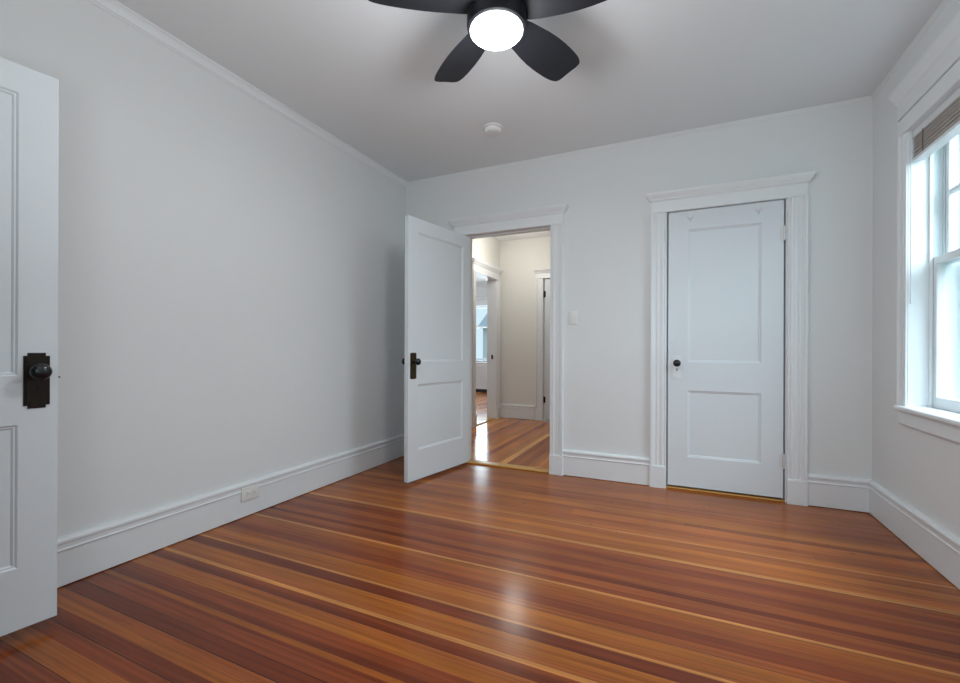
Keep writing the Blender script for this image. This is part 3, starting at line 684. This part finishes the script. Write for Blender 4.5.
# ---------------------------------------------------------------- hallway lamp, strike plate
HL = empty('hall_ceiling_light', (-1.98, 5.45, HH))
bm = bmesh.new(); bm_lathe(bm, [(0,0),(.15,0),(.155,-.008),(.150,-.022),(0,-.022)], 40); obj('lamp_base', bm, 'steel', HL, smooth=True)
bm = bmesh.new(); bm_lathe(bm, [(0,-.022),(.140,-.022),(.142,-.035),(.130,-.062),(.098,-.085),(.055,-.098),(0,-.102)], 40); obj('lamp_shade', bm, 'hlamp', HL, smooth=True)
tag(HL, 'round white ceiling lamp of the hallway, mirrored in the glossy floor', 'ceiling light')
l = bpy.data.lights.new('hall_lamp', 'POINT'); l.energy = 12; l.color = (1.0, .96, .88); l.shadow_soft_size = .12
lo = bpy.data.objects.new('hall_lamp', l); lo.location = (-1.98, 5.45, HH-.42); COL.objects.link(lo)
bm = bmesh.new(); bm_box(bm, -.014, .014, -.003, .0005, -.032, .032); bm_box(bm, -.004, .016, -.008, -.002, -.012, .012)
sp_ = obj('strike_plate', bm, 'bronze'); sp_.location = (HX-.055, FO1, .945)
tag(sp_, 'small dark strike plate on the jamb of the hallway opening', 'strike plate')

# ---------------------------------------------------------------- window_2 in the bright far room
W2 = empty('window_2', ((SX0+SX1)/2, FY, SZ0)); o2 = -W2.location
def b2(name, lst, m, parent=W2, bevel=.002):
    bm = bmesh.new()
    for b in lst: bm_box(bm, b[0]+o2.x, b[1]+o2.x, b[2]+o2.y, b[3]+o2.y, b[4]+o2.z, b[5]+o2.z)
    return obj(name, bm, m, parent, bevel=bevel)
b2('window_frame', [(SX0-.02, SX0, FY, FY+.14, SZ0, SZ1), (SX1, SX1+.02, FY, FY+.14, SZ0, SZ1), (SX0-.02, SX1+.02, FY, FY+.14, SZ1, SZ1+.02), (SX0-.02, SX1+.02, FY, FY+.14, SZ0-.02, SZ0)], 'vinyl')
mz = 1.64
for nm, ya, za, zb_ in (('lower_sash', FY+.05, SZ0, mz+.02), ('upper_sash', FY+.09, mz-.02, SZ1)):
    s = b2(nm, [(SX0, SX0+.045, ya, ya+.035, za, zb_), (SX1-.045, SX1, ya, ya+.035, za, zb_), (SX0+.045, SX1-.045, ya, ya+.035, za, za+.045), (SX0+.045, SX1-.045, ya, ya+.035, zb_-.040, zb_)], 'vinyl')
    b2('glass_pane', [(SX0+.04, SX1-.04, ya+.015, ya+.019, za+.04, zb_-.035)], 'glass', s, 0)
b2('side_casing', [(SX0-.12, SX0-.005, FY-.02, FY, SZ0, SZ1+.005)], 'trim'); b2('side_casing', [(SX1+.005, SX1+.12, FY-.02, FY, SZ0, SZ1+.005)], 'trim')
b2('head_board', [(SX0-.12, SX1+.12, FY-.022, FY, SZ1+.005, SZ1+.16)], 'trim'); b2('cornice', [(SX0-.15, SX1+.15, FY-.05, FY, SZ1+.16, SZ1+.19), (SX0-.165, SX1+.165, FY-.065, FY, SZ1+.19, SZ1+.215)], 'trim')
b2('window_stool', [(SX0-.15, SX1+.15, FY-.06, FY+.05, SZ0-.03, SZ0+.0)], 'trim')
struct(W2, 'bright sash window in the room beyond the hallway', 'window')
# radiator cover under it
RC = empty('radiator_cover', (-4.7, FY-.13, 0))
boxes('cabinet', [(-.75, .75, -.10, .10, .085, .72)], 'radiator', RC, .004)
boxes('top_board', [(-.78, .78, -.12, .11, .72, .745)], 'radiator', RC, .004)
boxes('toe_kick', [(-.73, .73, -.07, .09, .001, .085)], 'dark', RC)
bm = bmesh.new()
for i in range(48):
    x = -.70+i*1.4/47; bm_box(bm, x-.006, x+.006, -.106, -.099, .14, .66)
obj('grille', bm, 'radiator', RC)
tag(RC, 'pale grey radiator cover below the bright window beyond the hallway', 'radiator cover')

# ---------------------------------------------------------------- outside: lawn and two neighbouring houses
struct(boxes('ground', [(-30, 30, -20, 40, -.75, -.65)], 'grass'), 'lawn outside below the windows', 'ground')
def house(loc, rz, label, W=9, Dp=6, Hh=5.5):
    h = empty('neighbouring_house', loc, rz)
    bm = bmesh.new(); bm_box(bm, -W/2, W/2, 0, Dp, 0, Hh)
    n = int(Hh/.14)
    for i in range(n):                      # lapped clapboards on the near face
        z = i*.14; bm_extr(bm, [(0,0),(.022,0),(.006,.14),(0,.14)], (-W/2, 0, z), (W/2, 0, z), (0,-1,0), (0,0,1))
    obj('siding', bm, 'siding', h)
    bm = bmesh.new(); bm_extr(bm, [(-.4,0),(Dp+.4,0),(Dp/2,2.2)], (-W/2-.4, 0, Hh), (W/2+.4, 0, Hh), (0,1,0), (0,0,1)); obj('roof', bm, 'shingle', h)
    for x in (-W/2+1.6, 0, W/2-1.6):
        for z in (1.3, 3.6):
            fr = boxes('house_window', [(x-.50, x-.42, -.06, 0, z, z+1.5), (x+.42, x+.50, -.06, 0, z, z+1.5), (x-.5, x+.5, -.06, 0, z-.06, z), (x-.5, x+.5, -.06, 0, z+1.5, z+1.6), (x-.42, x+.42, -.05, 0, z+.72, z+.78)], 'vinyl', h)
            boxes('pane', [(x-.42, x+.42, -.03, -.02, z, z+1.5)], 'nglass', fr)
    tag(h, label, 'house')
house((6.2, 4.0, -.65), -PI/2, 'pale clapboard house outside the window in the right wall')
house((-10.75, 34, -.65), 0, 'distant pale house seen through the window of the room beyond the hallway', 9, 6, 3.6)
